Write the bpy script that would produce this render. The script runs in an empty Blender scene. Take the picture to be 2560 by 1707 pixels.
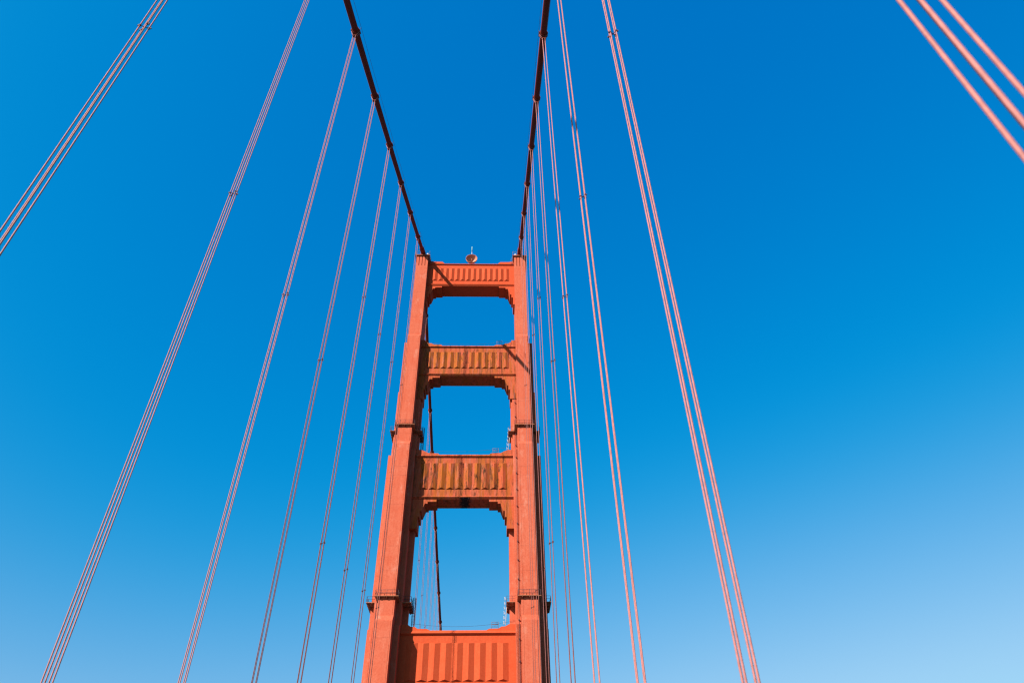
import bpy, math, random
from mathutils import Vector, Matrix
random.seed(7)
D = bpy.data
SC = bpy.context.scene
COL = SC.collection

# ------------------------------------------------------------------ camera, sky, sun
cam = D.cameras.new('camera'); camo = D.objects.new('camera', cam); COL.objects.link(camo)
SC.camera = camo
PITCH, YAW, ROLL = 0.702938, 0.031470, -0.015727
cp, sp, cy, sy, cr, sr = (math.cos(PITCH), math.sin(PITCH), math.cos(YAW), math.sin(YAW), math.cos(ROLL), math.sin(ROLL))
fw = Vector((sy*cp, cy*cp, sp)); rt = Vector((cy, -sy, 0)); up = rt.cross(fw)
R2 = cr*rt + sr*up; U2 = -sr*rt + cr*up
camo.matrix_world = Matrix(((R2.x, U2.x, -fw.x, 6.80), (R2.y, U2.y, -fw.y, 0), (R2.z, U2.z, -fw.z, 0), (0, 0, 0, 1)))
cam.sensor_width = 36; cam.lens = 25.125
cam.clip_start = 0.1; cam.clip_end = 60000
cam.dof.use_dof = True; cam.dof.focus_distance = 95; cam.dof.aperture_fstop = 0.52

SUN_DIR = Vector((1.0, 1.05, -0.888)).normalized()          # the way the light travels
TO_SUN = -SUN_DIR
EL = math.asin(TO_SUN.z); AZ = math.atan2(TO_SUN.x, TO_SUN.y)
W = D.worlds.new('World'); SC.world = W; W.use_nodes = True
nt = W.node_tree; nt.nodes.clear()
out = nt.nodes.new('ShaderNodeOutputWorld'); bg = nt.nodes.new('ShaderNodeBackground')
sky = nt.nodes.new('ShaderNodeTexSky'); sky.sky_type = 'NISHITA'; sky.sun_disc = False
sky.sun_elevation = EL; sky.sun_rotation = AZ; sky.altitude = 60
sky.air_density = 1.0; sky.dust_density = 2.0; sky.ozone_density = 3.0
# the photograph is graded: red crushed, blue lifted; the same grade is applied to the whole sky light
EXPO = 1.36
sep = nt.nodes.new('ShaderNodeSeparateColor'); com = nt.nodes.new('ShaderNodeCombineColor')
nt.links.new(sky.outputs[0], sep.inputs[0])
def wm(op, a, b):
    n = nt.nodes.new('ShaderNodeMath'); n.operation = op
    for sk, v in zip(n.inputs, (a, b)):
        if isinstance(v, (int, float)): sk.default_value = v
        else: nt.links.new(v, sk)
    return n.outputs[0]
GE = 2**-EXPO
def cap(v, lim):                       # film-like shoulder: the glow round the sun stays within the picture's range
    n = nt.nodes.new('ShaderNodeMath'); n.operation = 'SMOOTH_MIN'
    nt.links.new(v, n.inputs[0]); n.inputs[1].default_value = lim/.12*GE; n.inputs[2].default_value = lim*.45/.12*GE
    return n.outputs[0]
rr = nt.nodes.new('ShaderNodeMath'); rr.operation = 'SMOOTH_MAX'
nt.links.new(wm('MULTIPLY', wm('SUBTRACT', sep.outputs[0], 1.06), 2.45*GE), rr.inputs[0])
rr.inputs[1].default_value = 0.0; rr.inputs[2].default_value = .09/.12*GE
red = cap(rr.outputs[0], .36)
grn = cap(wm('MULTIPLY', wm('POWER', sep.outputs[1], .95), 1.56*GE), .76)
blu = cap(wm('MULTIPLY', wm('POWER', sep.outputs[2], .43), 3.66*GE), 1.1)
for sk, v in zip(com.inputs, (red, grn, blu)): nt.links.new(v, sk)
nt.links.new(com.outputs[0], bg.inputs['Color'])
bg.inputs['Strength'].default_value = 0.12
nt.links.new(bg.outputs[0], out.inputs['Surface'])

sl = D.lights.new('sun', 'SUN'); slo = D.objects.new('sun', sl); COL.objects.link(slo)
sl.energy = 5.0; sl.angle = math.radians(0.5); sl.color = (1.0, 0.93, 0.84)
slo.rotation_euler = SUN_DIR.to_track_quat('-Z', 'Y').to_euler(); slo.location = (-60, -60, 120)

SC.view_settings.view_transform = 'Standard'; SC.view_settings.look = 'None'
SC.view_settings.exposure = EXPO; SC.view_settings.gamma = 1.0
SC.cycles.max_bounces = 6
SC.cycles.filter_width = 1.25

# ------------------------------------------------------------------ materials
def nodes(name):
    m = D.materials.new(name); m.use_nodes = True
    t = m.node_tree; b = t.nodes['Principled BSDF']
    return m, t, b
def N(t, kind, **kw):
    n = t.nodes.new(kind)
    for k, v in kw.items():
        if k in n.inputs: n.inputs[k].default_value = v
        else: setattr(n, k, v)
    return n
def ramp(t, src, stops):
    r = t.nodes.new('ShaderNodeValToRGB'); e = r.color_ramp.elements
    while len(e) > 1: e.remove(e[0])
    e[0].position, c = stops[0][0], stops[0][1]; e[0].color = c if len(c) == 4 else (*c, 1)
    for p, c in stops[1:]:
        x = e.new(p); x.color = c if len(c) == 4 else (*c, 1)
    t.links.new(src, r.inputs[0]); return r
def g(v): return (v, v, v, 1)
def mix(t, fac, a, b, mode='MIX'):
    n = t.nodes.new('ShaderNodeMix'); n.data_type = 'RGBA'; n.blend_type = mode
    for sock, v in ((n.inputs[0], fac), (n.inputs[6], a), (n.inputs[7], b)):
        if hasattr(v, 'links') or isinstance(v, bpy.types.NodeSocket): t.links.new(v, sock)
        elif isinstance(v, (int, float)): sock.default_value = v
        else: sock.default_value = (*v, 1) if len(v) == 3 else v
    return n.outputs[2]
def pos(t, scale=(1, 1, 1)):
    ge = t.nodes.new('ShaderNodeNewGeometry'); mp = t.nodes.new('ShaderNodeMapping')
    mp.inputs['Scale'].default_value = scale
    t.links.new(ge.outputs['Position'], mp.inputs['Vector']); return mp.outputs[0]
def noise(t, vec, scale, detail=4, rough=.6):
    n = N(t, 'ShaderNodeTexNoise', Scale=scale, Detail=detail, Roughness=rough)
    t.links.new(vec, n.inputs['Vector']); return n.outputs[0]
def mathn(t, op, a, b=None, c=None):
    n = t.nodes.new('ShaderNodeMath'); n.operation = op
    for s, v in zip(n.inputs, (a, b, c)):
        if v is None: continue
        if isinstance(v, bpy.types.NodeSocket): t.links.new(v, s)
        else: s.default_value = v
    return n.outputs[0]
def sepz(t):
    ge = t.nodes.new('ShaderNodeNewGeometry'); s = t.nodes.new('ShaderNodeSeparateXYZ')
    t.links.new(ge.outputs['Position'], s.inputs[0]); return s.outputs

def paint(name, base, pale, dark, seam=0.0, streak=.35, patch=.45, stain=0.0, blotch=False, rough=.55):
    m, t, b = nodes(name)
    p1 = pos(t)
    big = noise(t, p1, .22, 5, .65)
    c = mix(t, ramp(t, big, [(.38, g(0)), (.68, g(patch))]).outputs[0], base, pale)
    ps = pos(t, (1.6, 1.6, .05))
    c = mix(t, ramp(t, noise(t, ps, 1.3, 5, .7), [(.45, g(0)), (.75, g(streak))]).outputs[0], c, dark)
    c = mix(t, ramp(t, noise(t, pos(t, (2.5, 2.5, .09)), 1.1, 3, .6), [(.55, g(0)), (.8, g(streak*.8))]).outputs[0], c, pale)
    run = ramp(t, noise(t, pos(t, (4.5, 4.5, .22)), 1.0, 6, .75), [(.50, g(0)), (.72, g(streak*1.1))]).outputs[0]
    c = mix(t, run, c, dark)
    mid = noise(t, pos(t, (1, 1, .6)), .9, 7, .8)
    c = mix(t, ramp(t, mid, [(.5, g(0)), (.66, g(patch*.7))]).outputs[0], c, pale)
    fine = noise(t, p1, 3.2, 6, .8)
    c = mix(t, ramp(t, fine, [(.44, g(0)), (.68, g(.65))]).outputs[0], c, dark)
    x, y, z = sepz(t)
    if seam:
        # plate seams: thin dirty lines, irregular spacing from two overlaid rhythms
        def line(period, off, w):
            f = mathn(t, 'FRACT', mathn(t, 'DIVIDE', mathn(t, 'ADD', z, off), period))
            return mathn(t, 'LESS_THAN', f, w/period)
        l = mathn(t, 'MAXIMUM', line(9.15, 2.0, .07), line(21.3, 7.0, .06))
        l = mathn(t, 'MULTIPLY', l, ramp(t, noise(t, p1, 1.1, 2), [(.35, g(.12)), (.62, g(.55))]).outputs[0])
        c = mix(t, l, c, (.10, .022, .015))
        # worn primer patches
        w = ramp(t, noise(t, pos(t, (1, 1, .45)), .42, 6, .75), [(.56, g(0)), (.68, g(.6))]).outputs[0]
        c = mix(t, w, c, (.36, .14, .095))
        w2 = ramp(t, noise(t, pos(t, (1.3, 1.3, .5)), .9, 7, .8), [(.68, g(0)), (.76, g(.55))]).outputs[0]
        c = mix(t, w2, c, (.11, .04, .03))
        w3 = ramp(t, noise(t, pos(t, (2.2, 2.2, .22)), .8, 5, .7), [(.69, g(0)), (.75, g(.8))]).outputs[0]
        c = mix(t, w3, c, (.42, .30, .26))
    if stain:
        def mask(scale_v, sc, lo, hi, amt, det=6, rg=.72):
            return ramp(t, noise(t, pos(t, scale_v), sc, det, rg), [(lo, g(0)), (hi, g(amt))]).outputs[0]
        lo = .53-.09*stain
        c = mix(t, mask((.8, .8, .16), .9, lo, lo+.1, stain), c, (.225, .057, .008))           # ochre lichen
        c = mix(t, mask((1.5, .7, .12), 1.0, .53, .60, .9*stain), c, (.085, .027, .008))        # rusty brown runs
        c = mix(t, mask((1.3, .5, .2), .8, .54, .61, .85*stain), c, (.27, .078, .046))          # bare pink primer
        c = mix(t, mask((1.9, .9, .16), 1.1, .57, .63, .85*stain), c, (.08, .034, .014))        # grey brown
        c = mix(t, mask((1.4, 1.4, .35), .8, .55, .62, .95*stain, 8, .8), c, (.018, .008, .005))# black blotches
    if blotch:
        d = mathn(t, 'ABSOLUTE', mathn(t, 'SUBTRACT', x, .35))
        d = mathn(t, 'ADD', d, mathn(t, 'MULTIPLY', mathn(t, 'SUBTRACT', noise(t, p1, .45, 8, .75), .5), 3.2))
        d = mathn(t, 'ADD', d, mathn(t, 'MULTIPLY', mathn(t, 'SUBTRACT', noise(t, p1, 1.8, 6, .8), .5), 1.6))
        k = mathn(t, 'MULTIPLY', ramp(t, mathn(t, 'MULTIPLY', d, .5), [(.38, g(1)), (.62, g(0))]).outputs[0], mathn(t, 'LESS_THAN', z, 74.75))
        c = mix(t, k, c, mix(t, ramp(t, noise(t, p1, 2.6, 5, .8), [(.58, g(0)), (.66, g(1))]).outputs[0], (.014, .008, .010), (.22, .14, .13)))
    t.links.new(c, b.inputs['Base Color'])
    b.inputs['Roughness'].default_value = .85; b.inputs['Specular IOR Level'].default_value = .08   # chalky weathered paint
    bp = N(t, 'ShaderNodeBump', Strength=.12, Distance=.05)
    t.links.new(noise(t, p1, 1.4, 5), bp.inputs['Height']); t.links.new(bp.outputs[0], b.inputs['Normal'])
    return m

M = {}
M['leg'] = paint('faded_orange_paint', (0.3432, 0.0702, 0.0351), (0.3588, 0.0975, 0.0562), (0.2574, 0.039, 0.0172), seam=.75, streak=.4, patch=.7)
M['strut'] = paint('fresh_orange_paint', (.352, .049, .0155), (.36, .064, .025), (.28, .032, .010), streak=.4, patch=.5)
M['stained'] = paint('weathered_orange_paint', (0.2964, 0.0515, 0.0187), (0.2652, 0.0663, 0.039), (0.2106, 0.0351, 0.014), streak=.5, patch=.6, stain=.95)
M['lightstain'] = paint('streaked_orange_paint', (0.3276, 0.0585, 0.0218), (0.3276, 0.0819, 0.0429), (0.2028, 0.0312, 0.0133), streak=.6, patch=.6, stain=.66)
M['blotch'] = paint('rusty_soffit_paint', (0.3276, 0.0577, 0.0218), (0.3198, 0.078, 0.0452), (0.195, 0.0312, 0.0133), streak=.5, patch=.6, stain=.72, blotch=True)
M['cable'] = paint('cable_paint', (0.156, 0.0195, 0.0117), (0.195, 0.0351, 0.0218), (0.078, 0.0094, 0.0062), streak=.2, patch=.4, rough=.6)
M['band'] = paint('cable_band_paint', (0.1482, 0.0234, 0.0133), (0.2028, 0.0546, 0.0312), (0.0624, 0.0094, 0.0062), streak=.4, patch=.5, rough=.6)
M['rust'] = paint('grimy_steel_paint', (0.234, 0.0546, 0.0273), (0.2808, 0.1014, 0.0546), (0.078, 0.0195, 0.0117), streak=.7, patch=.7)

def plain(name, col, rough=.5, metal=0.0, var=.25, scale=4):
    m, t, b = nodes(name)
    c = mix(t, ramp(t, noise(t, pos(t), scale, 4), [(.35, g(0)), (.7, g(1))]).outputs[0], col, tuple(v*(1-var) for v in col))
    t.links.new(c, b.inputs['Base Color']); b.inputs['Roughness'].default_value = max(rough, .6); b.inputs['Metallic'].default_value = metal; b.inputs['Specular IOR Level'].default_value = .15
    return m
M['rope'] = plain('rope_paint', (.32, .118, .104), .6, 0, .3, 5)
M['clamp'] = plain('dark_clamp_iron', (0.078, 0.0234, 0.0195), .6, 0, .4)
M['dark'] = plain('dark_steel', (0.0546, 0.0312, 0.0351), .55, 0, .4)
M['guard'] = plain('grey_steel_tube', (0.1248, 0.0858, 0.1014), .5, 0, .3)
M['white'] = plain('pale_galvanised', (0.3588, 0.3276, 0.3276), .5, 0, .12)
M['teal'] = plain('pale_teal_fibreglass', (0.1872, 0.312, 0.2808), .4, 0, .1)
M['dish'] = plain('dish_enamel', (.40, .17, .108), .5, 0, .15, 1.5)
M['slab'] = plain('tan_grating', (0.3276, 0.1326, 0.0663), .7, 0, .5, 2.5)
M['wire'] = plain('hand_rope_steel', (0.039, 0.0312, 0.039), .5, 0, .2)
M['asphalt'] = plain('asphalt', (0.0429, 0.0421, 0.0406), .9, 0, .35, 2)
M['concrete'] = plain('walkway_concrete', (0.1716, 0.1638, 0.156), .85, 0, .25, 1.5)
mw, tw, bw = nodes('bay_water')
bw.inputs['Base Color'].default_value = (.02, .055, .075, 1); bw.inputs['Roughness'].default_value = .22
bpw = N(tw, 'ShaderNodeBump', Strength=.6, Distance=1.0)
tw.links.new(noise(tw, pos(tw), .12, 6), bpw.inputs['Height']); tw.links.new(bpw.outputs[0], bw.inputs['Normal'])
M['water'] = mw

# ------------------------------------------------------------------ mesh helpers
class MB:
    def __init__(s): s.v = []; s.f = []; s.sm = []
    def add(s, vs, fs, smooth=False):
        o = len(s.v); s.v += [tuple(v) for v in vs]
        for f in fs: s.f.append(tuple(i+o for i in f)); s.sm.append(smooth)
        return s
    def box(s, x0, x1, y0, y1, z0, z1):
        return s.add([(x0,y0,z0),(x1,y0,z0),(x1,y1,z0),(x0,y1,z0),(x0,y0,z1),(x1,y0,z1),(x1,y1,z1),(x0,y1,z1)],
              [(0,3,2,1),(4,5,6,7),(0,1,5,4),(1,2,6,5),(2,3,7,6),(3,0,4,7)])
    def prism(s, poly, a, b, axis):
        """poly of 2-D points swept along axis ('x': (y,z), 'y': (x,z), 'z': (x,y))"""
        n = len(poly)
        def P(q, w): return {'x': (w, q[0], q[1]), 'y': (q[0], w, q[1]), 'z': (q[0], q[1], w)}[axis]
        ar = sum(poly[i][0]*poly[(i+1) % n][1]-poly[(i+1) % n][0]*poly[i][1] for i in range(n))
        if (ar < 0) != (axis == 'y'): poly = poly[::-1]
        vs = [P(q, a) for q in poly]+[P(q, b) for q in poly]
        fs = [tuple(range(n))[::-1], tuple(range(n, 2*n))]+[(i, (i+1) % n, n+(i+1) % n, n+i) for i in range(n)]
        return s.add(vs, fs)
    def bar(s, a, b, r, n=6):
        return s.tube([a, b], r, n, cap=True)
    def tube(s, path, r, n=8, cap=True, smooth=True):
        path = [Vector(p) for p in path]; rs = r if isinstance(r, (list, tuple)) else [r]*len(path)
        vs = []; fs = []; ref = None
        for i, p in enumerate(path):
            t = (path[min(i+1, len(path)-1)]-path[max(i-1, 0)]).normalized()
            if ref is None: ref = t.orthogonal().normalized()
            u = (ref-t*ref.dot(t)).normalized(); ref = u; w = t.cross(u)
            for k in range(n):
                a = 2*math.pi*k/n; vs.append(p+(u*math.cos(a)+w*math.sin(a))*rs[i])
        for i in range(len(path)-1):
            for k in range(n):
                fs.append((i*n+k, i*n+(k+1) % n, (i+1)*n+(k+1) % n, (i+1)*n+k))
        s.add(vs, fs, smooth)
        if cap:
            o = len(s.v)-len(vs)
            s.f.append(tuple(o+k for k in range(n))[::-1]); s.sm.append(False)
            s.f.append(tuple(o+len(vs)-n+k for k in range(n))); s.sm.append(False)
        return s
    def build(s, name, mat, parent=None, bevel=0):
        me = D.meshes.new(name); me.from_pydata(s.v, [], s.f); me.update()
        me.polygons.foreach_set('use_smooth', s.sm)
        me.materials.append(M[mat] if isinstance(mat, str) else mat)
        o = D.objects.new(name, me); COL.objects.link(o)
        if parent is not None: o.parent = parent
        if bevel:
            b = o.modifiers.new('bevel', 'BEVEL'); b.width = bevel; b.segments = 1; b.limit_method = 'ANGLE'
        return o
def empty(name, loc, label, cat, group=None):
    o = D.objects.new(name, None); COL.objects.link(o); o.location = loc; o.empty_display_size = .5
    tag(o, label, cat, group); return o
def tag(o, label=None, cat=None, group=None, kind=None):
    if label: o['label'] = label
    if cat: o['category'] = cat
    if group: o['group'] = group
    if kind: o['kind'] = kind
    return o

# ------------------------------------------------------------------ key dimensions (metres, camera at z = 0)
H = 13.716; S = 15.24; YT = 142.93
Y1 = 50.877
ZV = {-3: 77.49, -2: 85.17, -1: 92.97, 0: 100.92, 1: 109.00, 2: 117.21, 3: 125.53, 4: 134.13, 5: 142.66}
DECK = -1.6; WATER = -72.0
def near_cable(y): return 74.93+.495889*y+2.93829e-4*y*y+1.4
def far_cable(y):
    d = y-YT; return 150.7-.447*d+.447*d*d/1280
def cable_z(y):
    a, b = 139.0, 147.0
    if y <= a: return near_cable(y)
    if y >= b: return far_cable(y)
    u = (y-a)/(b-a); L = b-a
    m0 = (.4959+2*2.938e-4*a)*L; m1 = (-.447+.447*(b-YT)/640)*L
    return (2*u**3-3*u*u+1)*near_cable(a)+(u**3-2*u*u+u)*m0+(-2*u**3+3*u*u)*far_cable(b)+(u**3-u*u)*m1

# ------------------------------------------------------------------ setting below the frame
tag(MB().add([(-25000,-25000,WATER),(25000,-25000,WATER),(25000,25000,WATER),(-25000,25000,WATER)], [(0,1,2,3)]).build('water', 'water'), kind='structure')
tag(MB().box(-9.3, 9.3, -160, 620, DECK-1.2, DECK).build('road_deck', 'asphalt'), kind='structure')
for s in (-1, 1):
    x0, x1 = sorted((s*9.3, s*14.3))
    tag(MB().box(x0, x1, -160, 620, DECK-1.2, DECK+.2).build('sidewalk', 'concrete'), kind='structure')

# ------------------------------------------------------------------ tower
tower = empty('bridge_tower', (0, YT, WATER), 'tall orange art deco bridge tower with two stepped legs and four fluted cross beams', 'tower')
BASE = Vector((0, YT, WATER))
def rel(mb):
    mb.v = [(x-BASE.x, y-BASE.y, z-BASE.z) for x, y, z in mb.v]; return mb
def part(mb, name, mat, parent=None, bevel=0):
    return rel(mb).build(name, mat, parent or tower, bevel)

HP, H5, H7 = 1.6, 2.667, 3.733
F = {1: (139.1,), 2: (138.13, 141.02), 3: (137.07, 139.6, 142.35), 4: (136.0, 138.4, 141.2)}
LIP = {2: (119.0, 120.2), 3: (86.3, 87.5), 4: (46.95, 48.2)}
def cross(cx, rects):
    """outline of nested centred rects (half width, half depth) sorted from narrow-deep to wide-shallow"""
    q = []
    for i, (hx, hy) in enumerate(rects):
        q.append((hx, hy))
        if i+1 < len(rects): q.append((hx, rects[i+1][1]))
    out = []
    out += [(cx+x, YT-y) for x, y in q]                       # front right
    out += [(cx+x, YT+y) for x, y in q[::-1]]
    out += [(cx-x, YT+y) for x, y in q]
    out += [(cx-x, YT-y) for x, y in q[::-1]]
    return out
def flutes(mb, cx):
    z0, z1 = 145.6, 149.4
    hy = YT-F[1][0]
    mb.box(cx-HP+.28, cx+HP-.28, YT-hy+.28, YT+hy-.28, z0, z1)
    gap = .17; n = 4; w = (2*HP-(n-1)*gap)/n
    for i in range(n):
        x = cx-HP+i*(w+gap)
        mb.box(x, x+w, YT-hy, YT-hy+.4, z0, z1); mb.box(x, x+w, YT+hy-.4, YT+hy, z0, z1)
    n = 8; w = (2*hy-(n-1)*gap)/n
    for i in range(1, n-1):
        y = YT-hy+i*(w+gap)
        mb.box(cx-HP, cx-HP+.4, y, y+w, z0, z1); mb.box(cx+HP-.4, cx+HP, y, y+w, z0, z1)
def railing(mb, pts, z, h, close=True, post=1.1, r=.035):
    n = len(pts)
    for i in range(n if close else n-1):
        a = Vector((*pts[i], z)); b = Vector((*pts[(i+1) % n], z))
        for k in (h, h*.52): mb.bar(a+Vector((0,0,k)), b+Vector((0,0,k)), r, 5)
        m = max(1, round((b-a).length/post))
        for j in range(m): 
            p = a.lerp(b, j/m); mb.bar(p, p+Vector((0,0,h)), r, 5)
def balcony(leg, cx, z, rects, off=.68):
    outer = cross(cx, [(a+off, b+off) for a, b in rects])
    mb = MB().prism(outer, z-.085, z, 'z')
    o = part(mb, 'service_balcony', 'slab', leg)
    mb = MB()
    inner = cross(cx, [(a+off-.08, b+off-.08) for a, b in rects])
    railing(mb, inner, z, 1.15)
    part(mb, 'railing', 'dark', leg)
    def br(p, q):                                           # a bracket under the slab
        p = Vector((*p, 0)); q = Vector((*q, 0)); d = (q-p).normalized(); w = Vector((-d.y, d.x, 0))*.09
        vs = []
        for sgn in (-1, 1):
            vs += [p+w*sgn+Vector((0,0,z-.12)), q+w*sgn+Vector((0,0,z-.12)), q+w*sgn+Vector((0,0,z-.24)), p+w*sgn+Vector((0,0,z-.62))]
        mb = MB().add(vs, [(0,1,2,3),(4,7,6,5),(0,4,5,1),(1,5,6,2),(2,6,7,3),(3,7,4,0)])
        part(mb, 'bracket', 'rust', leg)
    for hx, hy in rects[:1]:
        for f in (-1, 1):
            for x in (-hx+.25, 0, hx-.25): br((cx+x, YT+f*hy), (cx+x, YT+f*(hy+off-.1)))
    for hx, hy in rects[1:]:
        for sd in (-1, 1):
            for y in (-hy+.2, -hy*.33, hy*.33, hy-.2): br((cx+sd*hx, YT+y), (cx+sd*(hx+off-.1), YT+y))
    hx0 = rects[0][0]
    for (hx, hy) in rects[1:]:
        for sd in (-1, 1):
            for f in (-1, 1):
                br((cx+sd*(hx-.5), YT+f*hy), (cx+sd*(hx-.5), YT+f*(hy+off-.1)))

for sgn in (-1, 1):
    cx = sgn*H
    mb = MB()
    # level 1
    hy = YT-F[1][0]
    mb.prism(cross(cx, [(HP, hy)]), LIP[2][1], 145.6, 'z')
    flutes(mb, cx)
    # lower levels: stepped cross-shaped shafts, each a little deeper and wider
    for lv, ztop, zbot in ((2, LIP[2], LIP[3]), (3, LIP[3], LIP[4]), (4, LIP[4], (0, WATER))):
        hw = [HP, H5, H7][:len(F[lv])]
        rects = [(w, YT-y) for w, y in zip(hw, F[lv])]
        zb = zbot[1]
        # shaft up to the lip
        mb.prism(cross(cx, rects), zb, ztop[0], 'z')
        # sloped shoulder of the pilaster, flat collar of the flanks
        y0, y1 = F[lv][0], F[lv-1][0]
        mb.prism([(y0, ztop[0]), (y1, ztop[1]), (2*YT-y1, ztop[1]), (2*YT-y0, ztop[0])], cx-HP, cx+HP, 'x')
        if len(rects) > 1 and lv > 2:
            mb.box(cx-H5+.004, cx+H5-.004, F[lv-1][1]+.004, 2*YT-F[lv-1][1]-.004, ztop[0]+.003, ztop[1])
        if lv == 4:
            mb.box(cx-H7, cx+H7, F[3][2], 2*YT-F[3][2], ztop[0]+.003, ztop[1])
    leg = part(mb, 'leg', 'leg')
    # narrow wing that starts below the second beam
    m2 = MB()
    for sd in (-1, 1):
        x0, x1 = sorted((cx+sd*(H5-.1), cx+sd*3.02)); m2.box(x0, x1, 142.0, 2*YT-142.0, LIP[3][0]+.002, 104.0)
    part(m2, 'wing', 'leg', leg)
    # edge fillets of the pilaster (thin plate edges)
    m3 = MB()
    for lv, z0, z1 in ((2, LIP[3][1], LIP[2][0]), (3, LIP[4][1], LIP[3][0]), (4, DECK, LIP[4][0])):
        y = F[lv][0]
        for sd in (-1, 1):
            xa = cx+sd*(HP-.30); m3.box(xa-.025, xa+.025, y-.03, y+.02, z0+.1, z1-.1)
        y5 = F[lv][1]
        for sd in (-1, 1):
            xa = cx+sd*(H5-.35); m3.box(xa-.02, xa+.02, y5-.03, y5+.02, z0+.1, z1-.5)
    part(m3, 'edge_strip', 'leg', leg)
    # cable housing cap: slab, saddle, railing
    m4 = MB()
    m4.box(cx-2.05, cx+2.05, YT-4.25, YT+4.25, 149.4, 149.72)
    part(m4, 'cap_slab', 'rust', leg, .04)
    m5 = MB()
    m5.prism([(cx-1.45, 149.72), (cx+1.45, 149.72), (cx+1.05, 150.5), (cx+.6, 151.2), (cx-.6, 151.2), (cx-1.05, 150.5)], YT-3.2, YT+3.2, 'y')
    m5.box(cx-1.2, cx+1.2, YT-3.75, YT-3.2, 149.72, 150.25)
    part(m5, 'cable_saddle', 'leg', leg, .05)
    m6 = MB()
    railing(m6, [(cx-1.95, YT-4.15), (cx+1.95, YT-4.15), (cx+1.95, YT+4.15), (cx-1.95, YT+4.15)], 149.72, 1.45, post=1.3)
    for yy in (YT-3.9, YT-2.6):
        m6.bar((cx-sgn*1.95, yy, 149.4), (cx-sgn*1.95, yy, 147.3), .05); m6.bar((cx-sgn*1.95, yy, 149.4), (cx-sgn*2.6, yy, 147.9), .04)
        m6.bar((cx-sgn*1.95, yy, 147.9), (cx-sgn*2.6, yy, 147.9), .05)
    part(m6, 'cap_railing', 'guard', leg)
    m7 = MB()
    m7.bar((cx-sgn*1.1, YT-1.5, 151), (cx-sgn*1.1, YT-1.5, 153.0), .09, 8)
    m7.tube([(cx-sgn*1.1, YT-1.5, 152.3), (cx-sgn*1.1, YT-1.5, 152.85)], .28, 10)
    part(m7, 'beacon_lamp', 'white', leg)
    # balconies
    balcony(leg, cx, 91.75, [(HP, YT-F[2][0]), (3.02, YT-140.95)])
    balcony(leg, cx, 51.75, [(HP, YT-F[3][0]), (H7, YT-F[3][1]-.9)])
    # conduits
    for dx, yb in ((-1, 1), ):
        m8 = MB()
        xs = cx-sgn*2.02
        if sgn > 0:
            m8.tube([(xs, 138.2, DECK), (xs, 138.2, 48.0), (xs, 139.35, 49.3), (xs, 139.35, 86.6), (xs, 140.75, 88.3), (xs, 140.75, 103.0)], .055, 6)
            for k in range(26):
                zz = 4+k*4.0; yy = 138.2 if zz < 48 else (139.35 if zz < 87 else 140.75)
                if zz < 102: m8.box(xs-.1, xs+.1, yy-.09, yy+.2, zz, zz+.22)
        else:
            for ox in (0.06, .42):
                x = cx-2.0+ox
                m8.tube([(x, 138.25, DECK), (x, 138.25, 48.0), (x, 139.45, 49.3), (x, 139.45, 86.6), (x, 140.8, 88.3), (x, 140.8, 110.0)], .04, 6)
        part(m8, 'conduit', 'dark', leg)

# cross beams -----------------------------------------------------------------
YS = 140.83; YB = 2*YT-YS
def beam(zu, ledge, fb, ft, cb, ct, top, pl, pc, nf, xf, p, h, xe, body_mat, panel_mat, crown, haunch, trim_mat):
    prof = [(YS, zu), (YS-pl, ledge[0]), (YS-pl, ledge[0]+.07), (YS, ledge[1]+.16),
            (YS, cb), (YS-pc, ct[0]), (YS-pc, ct[0]+.07), (YS-pc+.3, top), (YS+.25, top+.02)]
    back = [(2*YT-y, z) for y, z in prof[::-1]]
    st = part(MB().prism(prof+back, -xe, xe, 'x'), 'cross_beam', body_mat)
    for back_side in (False, True):
        mb = MB(); w = 2*xf/nf; yy = YB if back_side else YS; k = 1 if back_side else -1
        for i in range(nf):
            xl = -xf+i*w; xr = xl+w; xm = (xl+xr)/2; y0 = yy+k*.004; y1 = yy+k*p
            vs = [(xl,y0,fb),(xr,y0,fb),(xr,y0,ft),(xl,y0,ft),(xm,y1,fb+h),(xm,y1,ft-h)]
            fs = [(0,4,5,3),(4,1,2,5),(0,1,4),(3,5,2)]
            if back_side: fs = [f[::-1] for f in fs]
            mb.add(vs, fs)
        part(mb, 'fluted_panel', panel_mat, st)
    for sd in (-1, 1):
        mb = MB()
        mb.prism([(sd*x, z) for x, z in crown], YS-.2, YB+.2, 'y')
        part(mb, 'crown_step', body_mat, st)
        mb = MB()
        mb.prism([(sd*x, z) for x, z in haunch], YS+.03, YB-.03, 'y')
        part(mb, 'corbel', trim_mat, st)
    return st

beams = []
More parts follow.
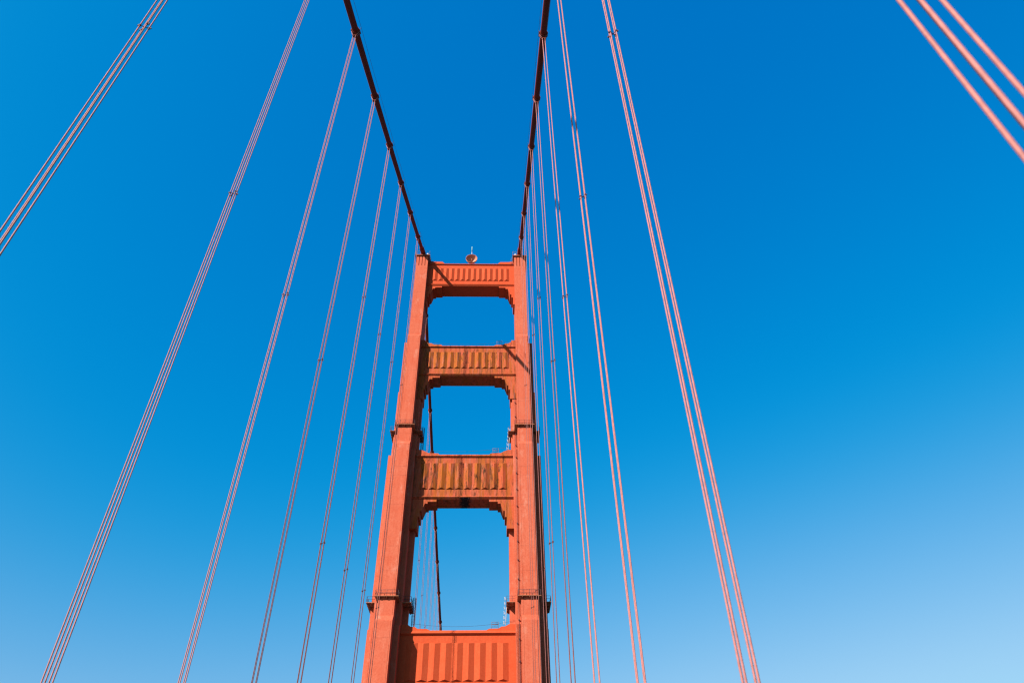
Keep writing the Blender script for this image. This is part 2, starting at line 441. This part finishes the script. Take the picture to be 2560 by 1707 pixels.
# (sizes read off the photograph for each of the four beams, top to bottom)
beams.append(beam(139.28, (139.72, 139.95), 141.3, 146.2, 147.41, (147.72, 147.86), 148.15, .36, .36, 14, 10.72, .40, .40, 12.5, 'strut', 'strut',
    [(7.65,148.0),(7.65,148.2),(8.23,148.78),(10.75,148.8),(11.14,149.02),(12.1,149.02),(12.1,148.0)],
    [(7.85,139.6),(7.85,138.82),(9.66,138.82),(9.66,138.36),(10.34,138.36),(10.34,138.19),(10.9,136.3),(11.27,136.3),(11.27,135.17),(11.7,135.17),(11.7,132.6),(12.4,132.6),(12.4,139.6)], 'strut'))
beams.append(beam(108.14, (108.50, 108.75), 110.42, 115.75, 117.0, (117.32, 117.5), 117.78, .38, .38, 12, 10.4, .40, .36, 12.5, 'lightstain', 'stained',
    [(6.7,117.6),(6.7,117.85),(7.0,118.05),(8.85,118.12),(9.4,118.5),(10.2,118.56),(11.0,119.08),(11.05,119.6),(12.09,119.6),(12.09,117.6)],
    [(6.77,108.4),(6.77,107.61),(8.58,107.61),(8.58,107.15),(9.29,107.15),(9.29,106.99),(9.87,105.3),(10.17,105.3),(10.17,103.99),(10.54,103.99),(10.54,101.3),(12.4,101.3),(12.4,108.4)], 'lightstain'))
beams.append(beam(74.4, (74.78, 75.1), 76.79, 83.43, 84.69, (85.05, 85.28), 85.55, .42, .42, 10, 9.65, .42, .32, 12.5, 'blotch', 'stained',
    [(5.71,85.4),(5.71,85.6),(6.0,85.85),(8.31,85.95),(9.0,86.4),(9.93,86.78),(12.0,86.8),(12.0,85.4)],
    [(5.71,74.7),(5.71,73.86),(7.6,73.86),(7.6,73.42),(8.2,73.42),(8.2,73.31),(8.79,71.68),(9.12,71.68),(9.12,70.28),(9.52,70.28),(9.52,67.64),(12.0,67.64),(12.0,74.7)], 'lightstain'))
beams.append(beam(35.1, (35.5, 35.8), 37.46, 44.33, 45.65, (45.98, 46.22), 46.58, .45, .45, 9, 9.65, .42, .24, 12.5, 'strut', 'strut',
    [(5.48,46.4),(5.48,46.6),(5.98,46.86),(7.81,46.90),(8.32,47.25),(9.14,47.3),(9.76,47.7),(12.0,47.7),(12.0,46.4)],
    [(5.71,35.4),(5.71,34.56),(7.6,34.56),(7.6,34.12),(8.2,34.12),(8.2,34.0),(8.79,32.4),(9.12,32.4),(9.12,31.0),(9.52,31.0),(9.52,28.3),(12.0,28.3),(12.0,35.4)], 'strut'))

# caged ladders on the left of the two lower beams' roofs
def ladder(x0, z0, z1, y, label, beamword):
    t = empty('caged_ladder', (x0, y, z0), label, 'ladder', 'ladders on the beam roofs')
    mb = MB(); w = .24; hgt = z1-z0
    for s in (-1, 1): mb.bar((s*w, 0, 0), (s*w, 0, hgt), .045, 6)
    for k in range(int(hgt/.32)): mb.bar((-w, 0, .2+k*.32), (w, 0, .2+k*.32), .022, 5)
    mb.build('rail_and_rungs', 'dark', t)
    mb = MB()
    n = max(3, int(hgt/.55))
    for k in range(n):
        z = .9+(hgt-1)*k/(n-1)
        mb.tube([(.34*math.cos(a), .1-.62*math.sin(a), z) for a in [math.pi*i/8 for i in range(9)]], .028, 5)
    for a in (20, 55, 90, 125, 160):
        a = math.radians(a); p = (.34*math.cos(a), .1-.62*math.sin(a)); mb.bar((*p, .9), (*p, hgt), .025, 5)
    mb.build('safety_cage', 'dark', t)
    return t
ladder(-8.95, 47.25, 53.4, YT-.6, 'dark caged ladder standing on the left end of the lowest cross beam', '')
ladder(-9.95, 86.7, 93.7, YT-.6, 'dark caged ladder on the left end of the second lowest cross beam', '')

# pale aerial masts on the right of the same roofs
def mast(x, z0, z1, lean, label):
    t = empty('aerial_mast', (x, YT-.3, z0), label, 'antenna', 'pale aerial masts by the right leg')
    hgt = z1-z0
    def c(z): return lean*z
    MB().tube([(c(0), 0, 0), (c(hgt), 0, hgt)], .06, 8).build('pole', 'white', t)
    mb = MB()
    for k in range(6):
        z = hgt*.2+k*hgt*.155
        ln = .42
        mb.bar((c(z), 0, z), (c(z)-ln, 0, z+.06), .028, 5)
        mb.bar((c(z)-ln, 0, z-.3), (c(z)-ln, 0, z+.42), .04, 6)
        mb.tube([(c(z)-ln+.15, 0, z-.25), (c(z)-ln+.15, 0, z+.4)], .02, 5)
        mb.tube([(c(z)-ln, 0, z+.3), (c(z)-ln-.02, 0, z+.42)], .075, 6)
    mb.build('dipole_array', 'white', t)
mast(9.12, 47.3, 53.4, .055, 'pale whip mast with dipole loops on the lowest beam beside the right leg')
mast(10.0, 86.9, 93.75, .075, 'pale leaning dipole mast on the second lowest beam beside the right leg')

# guard frames
def guard(x, z0, label, base):
    t = empty('guard_frame', (x, 142.0, base), label, 'railing', 'small hatch guards on the beam roofs')
    h = z0-base; mb = MB()
    for yy in (-.6, .6):
        mb.tube([(-.66, yy, 0), (-.66, yy, h+.9)], .035, 6); mb.tube([(.66, yy, 0), (.66, yy, h+.9)], .035, 6)
        mb.bar((-.66, yy, h+.9), (.66, yy, h+.9), .04, 6); mb.bar((-.66, yy, h+.4), (.66, yy, h+.4), .04, 6)
    for xx in (-.66, .66):
        mb.bar((xx, -.6, h+.9), (xx, .6, h+.9), .04, 6); mb.bar((xx, -.6, h+.4), (xx, .6, h+.4), .04, 6)
    mb.bar((0, -.6, h), (0, -.6, h+.9), .02, 5)
    mb.build('tube_frame', 'guard', t)
guard(7.1, 47.45, 'small grey tube guard standing on the lowest cross beam near its right end', 46.88)
guard(7.1, 86.75, 'small grey tube guard on the second lowest cross beam near its right end', 85.9)
guard(8.0, 119.2, 'small grey tube guard on the stained second cross beam from the top', 118.1)
# safety lines
for (x0, z0, x1, z1, sag, y, lab) in ((-9.0, 48.4, 11.0, 48.9, .85, 142.2, 'thin safety wire slung above the lowest cross beam'),
                                  (-9.6, 87.6, 11.0, 88.6, .8, 142.2, 'thin safety wire slung above the second lowest cross beam'),
                                  (-9.4, 120.0, 12.0, 120.8, .9, 142.2, 'thin safety wire slung above the second cross beam from the top')):
    pts = [(x0+(x1-x0)*i/16, y, z0+(z1-z0)*i/16-sag*4*(i/16)*(1-i/16)) for i in range(17)]
    o = MB().tube([(p[0]-x0, 0, p[2]-z0) for p in pts], .022, 5).build('safety_wire', 'wire'); o.location = (x0, y, z0)
    tag(o, lab, 'wire', 'safety wires above the beams')

# drum antenna and whip on the top beam
def lathe(mb, prof, n=40):
    """prof: (radius, y) profile turned about the y axis"""
    vs = []; fs = []
    for r, y in prof:
        for k in range(n):
            a = 2*math.pi*k/n; vs.append((r*math.cos(a), y, r*math.sin(a)))
    for i in range(len(prof)-1):
        for k in range(n): fs.append((i*n+k, i*n+(k+1) % n, (i+1)*n+(k+1) % n, (i+1)*n+k))
    mb.add(vs, fs, True); return mb
dish = empty('dish_antenna', (0, 142.1, 148.16), 'pale peach round dish antenna with open bowl on the top cross beam', 'antenna')
dz = 151.28-148.16
o = lathe(MB(), [(1.60,-.55),(1.64,-.55),(1.64,-.3),(1.5,.12),(1.2,.5),(.8,.76),(.4,.9),(0,.94),(0,.86),(.4,.82),(.8,.68),(1.15,.44),(1.42,.1),(1.56,-.3),(1.60,-.55)]).build('bowl', 'dish', dish); o.location = (0, 0, dz)
mb = MB()
for x in (-.9, .9):
    mb.bar((x, .1, 0), (x*.8, .1, dz-1.2), .09, 8); mb.bar((x, 1.2, 0), (x*.8, .4, dz-1.1), .07, 8)
mb.box(-1.2, 1.2, -.2, 1.4, 0.0, .12)
mb.build('stand', 'dish', dish)
mb = MB().tube([(0, .9, dz), (0, .1, dz+.05)], .06, 8).tube([(0, .1, dz+.05), (0, -.1, dz+.05)], [.16, .12], 10)
mb.build('feed_horn', 'dish', dish)
whip = empty('whip_antenna', (-.05, 143.4, 148.16), 'slim pale whip antenna with teal upper half rising behind the dish antenna', 'antenna')
MB().tube([(0, 0, 0), (0, 0, 7.8)], .085, 8).build('pole', 'white', whip)
MB().tube([(0, 0, 7.8), (0, 0, 7.95)], .10, 8).build('collar', 'dark', whip)
MB().tube([(0, 0, 7.95), (0, 0, 10.0)], .115, 8).build('radome', 'teal', whip)

# ------------------------------------------------------------------ main cables
def band(mb, p, t, r):
    t = t.normalized(); pr = [(-.52, r+.02), (-.5, r+.1), (-.18, r+.1), (-.16, r+.05), (.16, r+.05), (.18, r+.1), (.5, r+.1), (.52, r+.02)]
    mb.tube([p+t*d for d, _ in pr], [q for _, q in pr], 20, True, False)
    u = Vector((1, 0, 0))
    for sd in (-1, 1):                                       # bolted side flanges
        c = p+u*sd*(r+.1); n = t.cross(u)
        vs = []
        for a in (-.48, .48):
            for b in (-.07, .07):
                for d in (-.08, .1): vs.append(c+t*a+n*b+u*sd*d)
        mb.add(vs, [(0,1,3,2),(4,6,7,5),(0,4,5,1),(2,3,7,6),(0,2,6,4),(1,5,7,3)])
        for a in (-.38, -.13, .13, .38):
            mb.bar(c+t*a-n*.16+u*sd*.02, c+t*a+n*.16+u*sd*.02, .045, 6)
RC = .46
FAR_Y = [YT+S*k for k in range(1, 15)]
for sgn in (-1, 1):
    y0 = -46.0
    root = empty('main_cable', (sgn*H, y0, near_cable(y0)),
                 'thick maroon main cable running over the ' + ('left' if sgn < 0 else 'right') + ' leg of the tower', 'cable', 'main cables')
    b = Vector(root.location)
    ys = [y0+2*i for i in range(int((130-y0)/2)+1)]+[130+.5*i for i in range(1, 40)]+[149.5+3*i for i in range(0, 84)]
    P = [Vector((sgn*H, y, cable_z(y)))-b for y in ys]
    MB().tube(P, RC, 20).build('wrapped_strand', 'cable', root)
    ysl = [135.4+.4*i for i in range(13)]
    MB().tube([Vector((sgn*H, y, cable_z(y)))-b for y in ysl], [RC+.03, RC+.17]+[RC+.19]*9+[RC+.24, RC+.24], 20).build('sleeve', 'cable', root)
    for i in range(-5, 6):
        y = Y1+S*i
        p = Vector((sgn*H, y, cable_z(y))); t = Vector((0, 1, (cable_z(y+.1)-cable_z(y-.1))/.2))
        mb = MB(); band(mb, p-b, t, RC); mb.build('cable_band', 'band', root)
    if sgn < 0:
        for y in FAR_Y[:10]:
            p = Vector((sgn*H, y, cable_z(y))); t = Vector((0, 1, (cable_z(y+.1)-cable_z(y-.1))/.2))
            mb = MB(); band(mb, p-b, t, RC); mb.build('cable_band', 'band', root)
    for sd in (-1, 1):
        mb = MB()
        hp = [Vector((sgn*H+sd*.62, y, cable_z(y)+1.25))-b for y in ys if y < 138.5]
        mb.tube(hp, .022, 5)
        for i in range(-5, 6):
            y = Y1+S*i; mb.bar(Vector((sgn*H+sd*.5, y, cable_z(y)+.2))-b, Vector((sgn*H+sd*.62, y, cable_z(y)+1.3))-b, .03, 5)
        mb.build('hand_rope', 'wire', root)

# ------------------------------------------------------------------ suspender ropes
RR = .036
def twisted(mb, x, y, z0, z1, tail):
    """six-strand rope: lobed section that turns as it climbs"""
    n = 18; step = .042; lay = .50
    m = int((z1-z0)/step); vs = []; fs = []
    for i in range(m+1):
        z = z0+(z1-z0)*i/m; ph = 2*math.pi*z/lay
        for k in range(n):
            a = 2*math.pi*k/n; r = RR*(.84+.20*abs(math.cos(3*(a-ph))))
            vs.append((x+r*math.cos(a), y+r*math.sin(a), z))
    for i in range(m):
        for k in range(n): fs.append((i*n+k, i*n+(k+1) % n, (i+1)*n+(k+1) % n, (i+1)*n+k))
    mb.add(vs, fs, True)
    mb.tube(tail, RR, 8)
def suspender(sgn, y, zv, zc, spacers, fine, label, group):
    zb = DECK+.6
    root = empty('suspender_ropes', (sgn*H, y, zb), label, 'cable', group)
    top = zv-zb; zc = zc-zb
    dx, dy = .176, .14
    sl = (cable_z(y+.1)-cable_z(y-.1))/.2
    for ox in (-1, 1):
        for oy in (-1, 1):
            mb = MB(); dz = sl*oy*dy
            tail = [(ox*dx, oy*dy, top), (ox*.56, oy*dy, zc-.3+dz)]
            tail += [(ox*.61*math.cos(a), oy*dy, zc+dz+.61*math.sin(a)) for a in [math.pi/2*i/6 for i in range(7)]]
            if fine: twisted(mb, ox*dx, oy*dy, 0, top, tail)
            else: mb.tube([(ox*dx, oy*dy, 0)]+tail, RR, 8)
            mb.build('rope', 'rope', root)
    mb = MB(); mb.box(-.3, .3, -.2, .2, top-.1, top+.06)
    mb.build('spreader', 'band', root, .02)
    for z in spacers:
        z = z-zb; mb = MB()
        for ox in (-1, 1):
            for oy in (-1, 1):
                mb.tube([(ox*dx, oy*dy, z-.07+.1*ox), (ox*dx, oy*dy, z+.07+.1*ox)], .058, 8)
                mb.box(ox*dx+ox*.04, ox*dx+ox*.13, oy*dy-.03, oy*dy+.03, z-.06+.1*ox, z+.06+.1*ox)
        for s in (-1, 1):
            mb.bar((-dx, -s*dy, z-.1), (dx, s*dy, z+.1), .024, 5)
        mb.build('spacer_clamp', 'clamp', root)
    return root

SP = {-3: [36], -2: [41.2], -1: [45.25], 0: [49.0], 1: [53.05], 2: [77.9, 37.2], 3: [83.4, 40.25], 4: [89.3, 43.2], 5: [95, 46]}
LBL = {
 (-1,-2): 'four spread ropes slanting across the top left corner of the view',
 (-1,-1): 'rope set running from the top edge into the bottom left corner',
 (-1, 0): 'ropes hanging from the topmost visible band of the left cable',
 (-1, 1): 'ropes hanging from the second highest visible band of the left cable',
 (-1, 2): 'ropes hanging from the third visible band down the left cable',
 (-1, 3): 'ropes hanging from the fourth visible band down the left cable',
 (-1, 4): 'thin ropes from the fifth band of the left cable, nearest clear of the leg',
 (-1, 5): 'thin ropes from the lowest left band, running along the outer edge of the left leg',
 (1,-3): 'thick blurred ropes cutting across the top right corner of the view',
 (1,-2): 'rightmost full length ropes, with one dark clamp near the top edge',
 (1,-1): 'second full length ropes from the right, with a clamp a third down',
 (1, 0): 'ropes hanging from the topmost visible band of the right cable',
 (1, 1): 'ropes hanging from the second highest visible band of the right cable',
 (1, 2): 'ropes hanging from the third visible band down the right cable',
 (1, 3): 'thin ropes from the fourth band of the right cable, just outside the right leg',
 (1, 4): 'thin ropes from the fifth band of the right cable, crossing the right leg',
 (1, 5): 'thin ropes from the lowest band of the right cable, down the right leg face',
}
for sgn in (-1, 1):
    for i in range(-3, 6):
        if sgn < 0 and i == -3: continue
        y = Y1+S*i
        suspender(sgn, y, ZV[i], cable_z(y), SP[i], i < 1, LBL[(sgn, i)], 'suspender ropes on the near side of the tower')
FAR_LBL = {0: 'short thin ropes below the highest far band, seen in the top opening',
           2: 'leftmost thin ropes seen behind the tower through the lower openings, nearest the left leg',
           3: 'second from left of the thin rope sets seen behind the tower',
           4: 'third from left of the thin rope sets seen behind the tower',
           5: 'fourth from left of the thin rope sets seen behind the tower',
           6: 'fifth from left of the thin rope sets seen behind the tower',
           7: 'sixth from left, second closest to the far cable, of the ropes behind the tower',
           8: 'rightmost thin ropes behind the tower, closest to the far cable in the lowest opening'}
for k, lab in FAR_LBL.items():                               # the one set left out stands wholly behind the left leg and beams
    y = FAR_Y[k]; zc = cable_z(y)
    suspender(-1, y, zc-1.4, zc, [zc*.62, zc*.3], False, lab, 'suspender ropes beyond the tower')
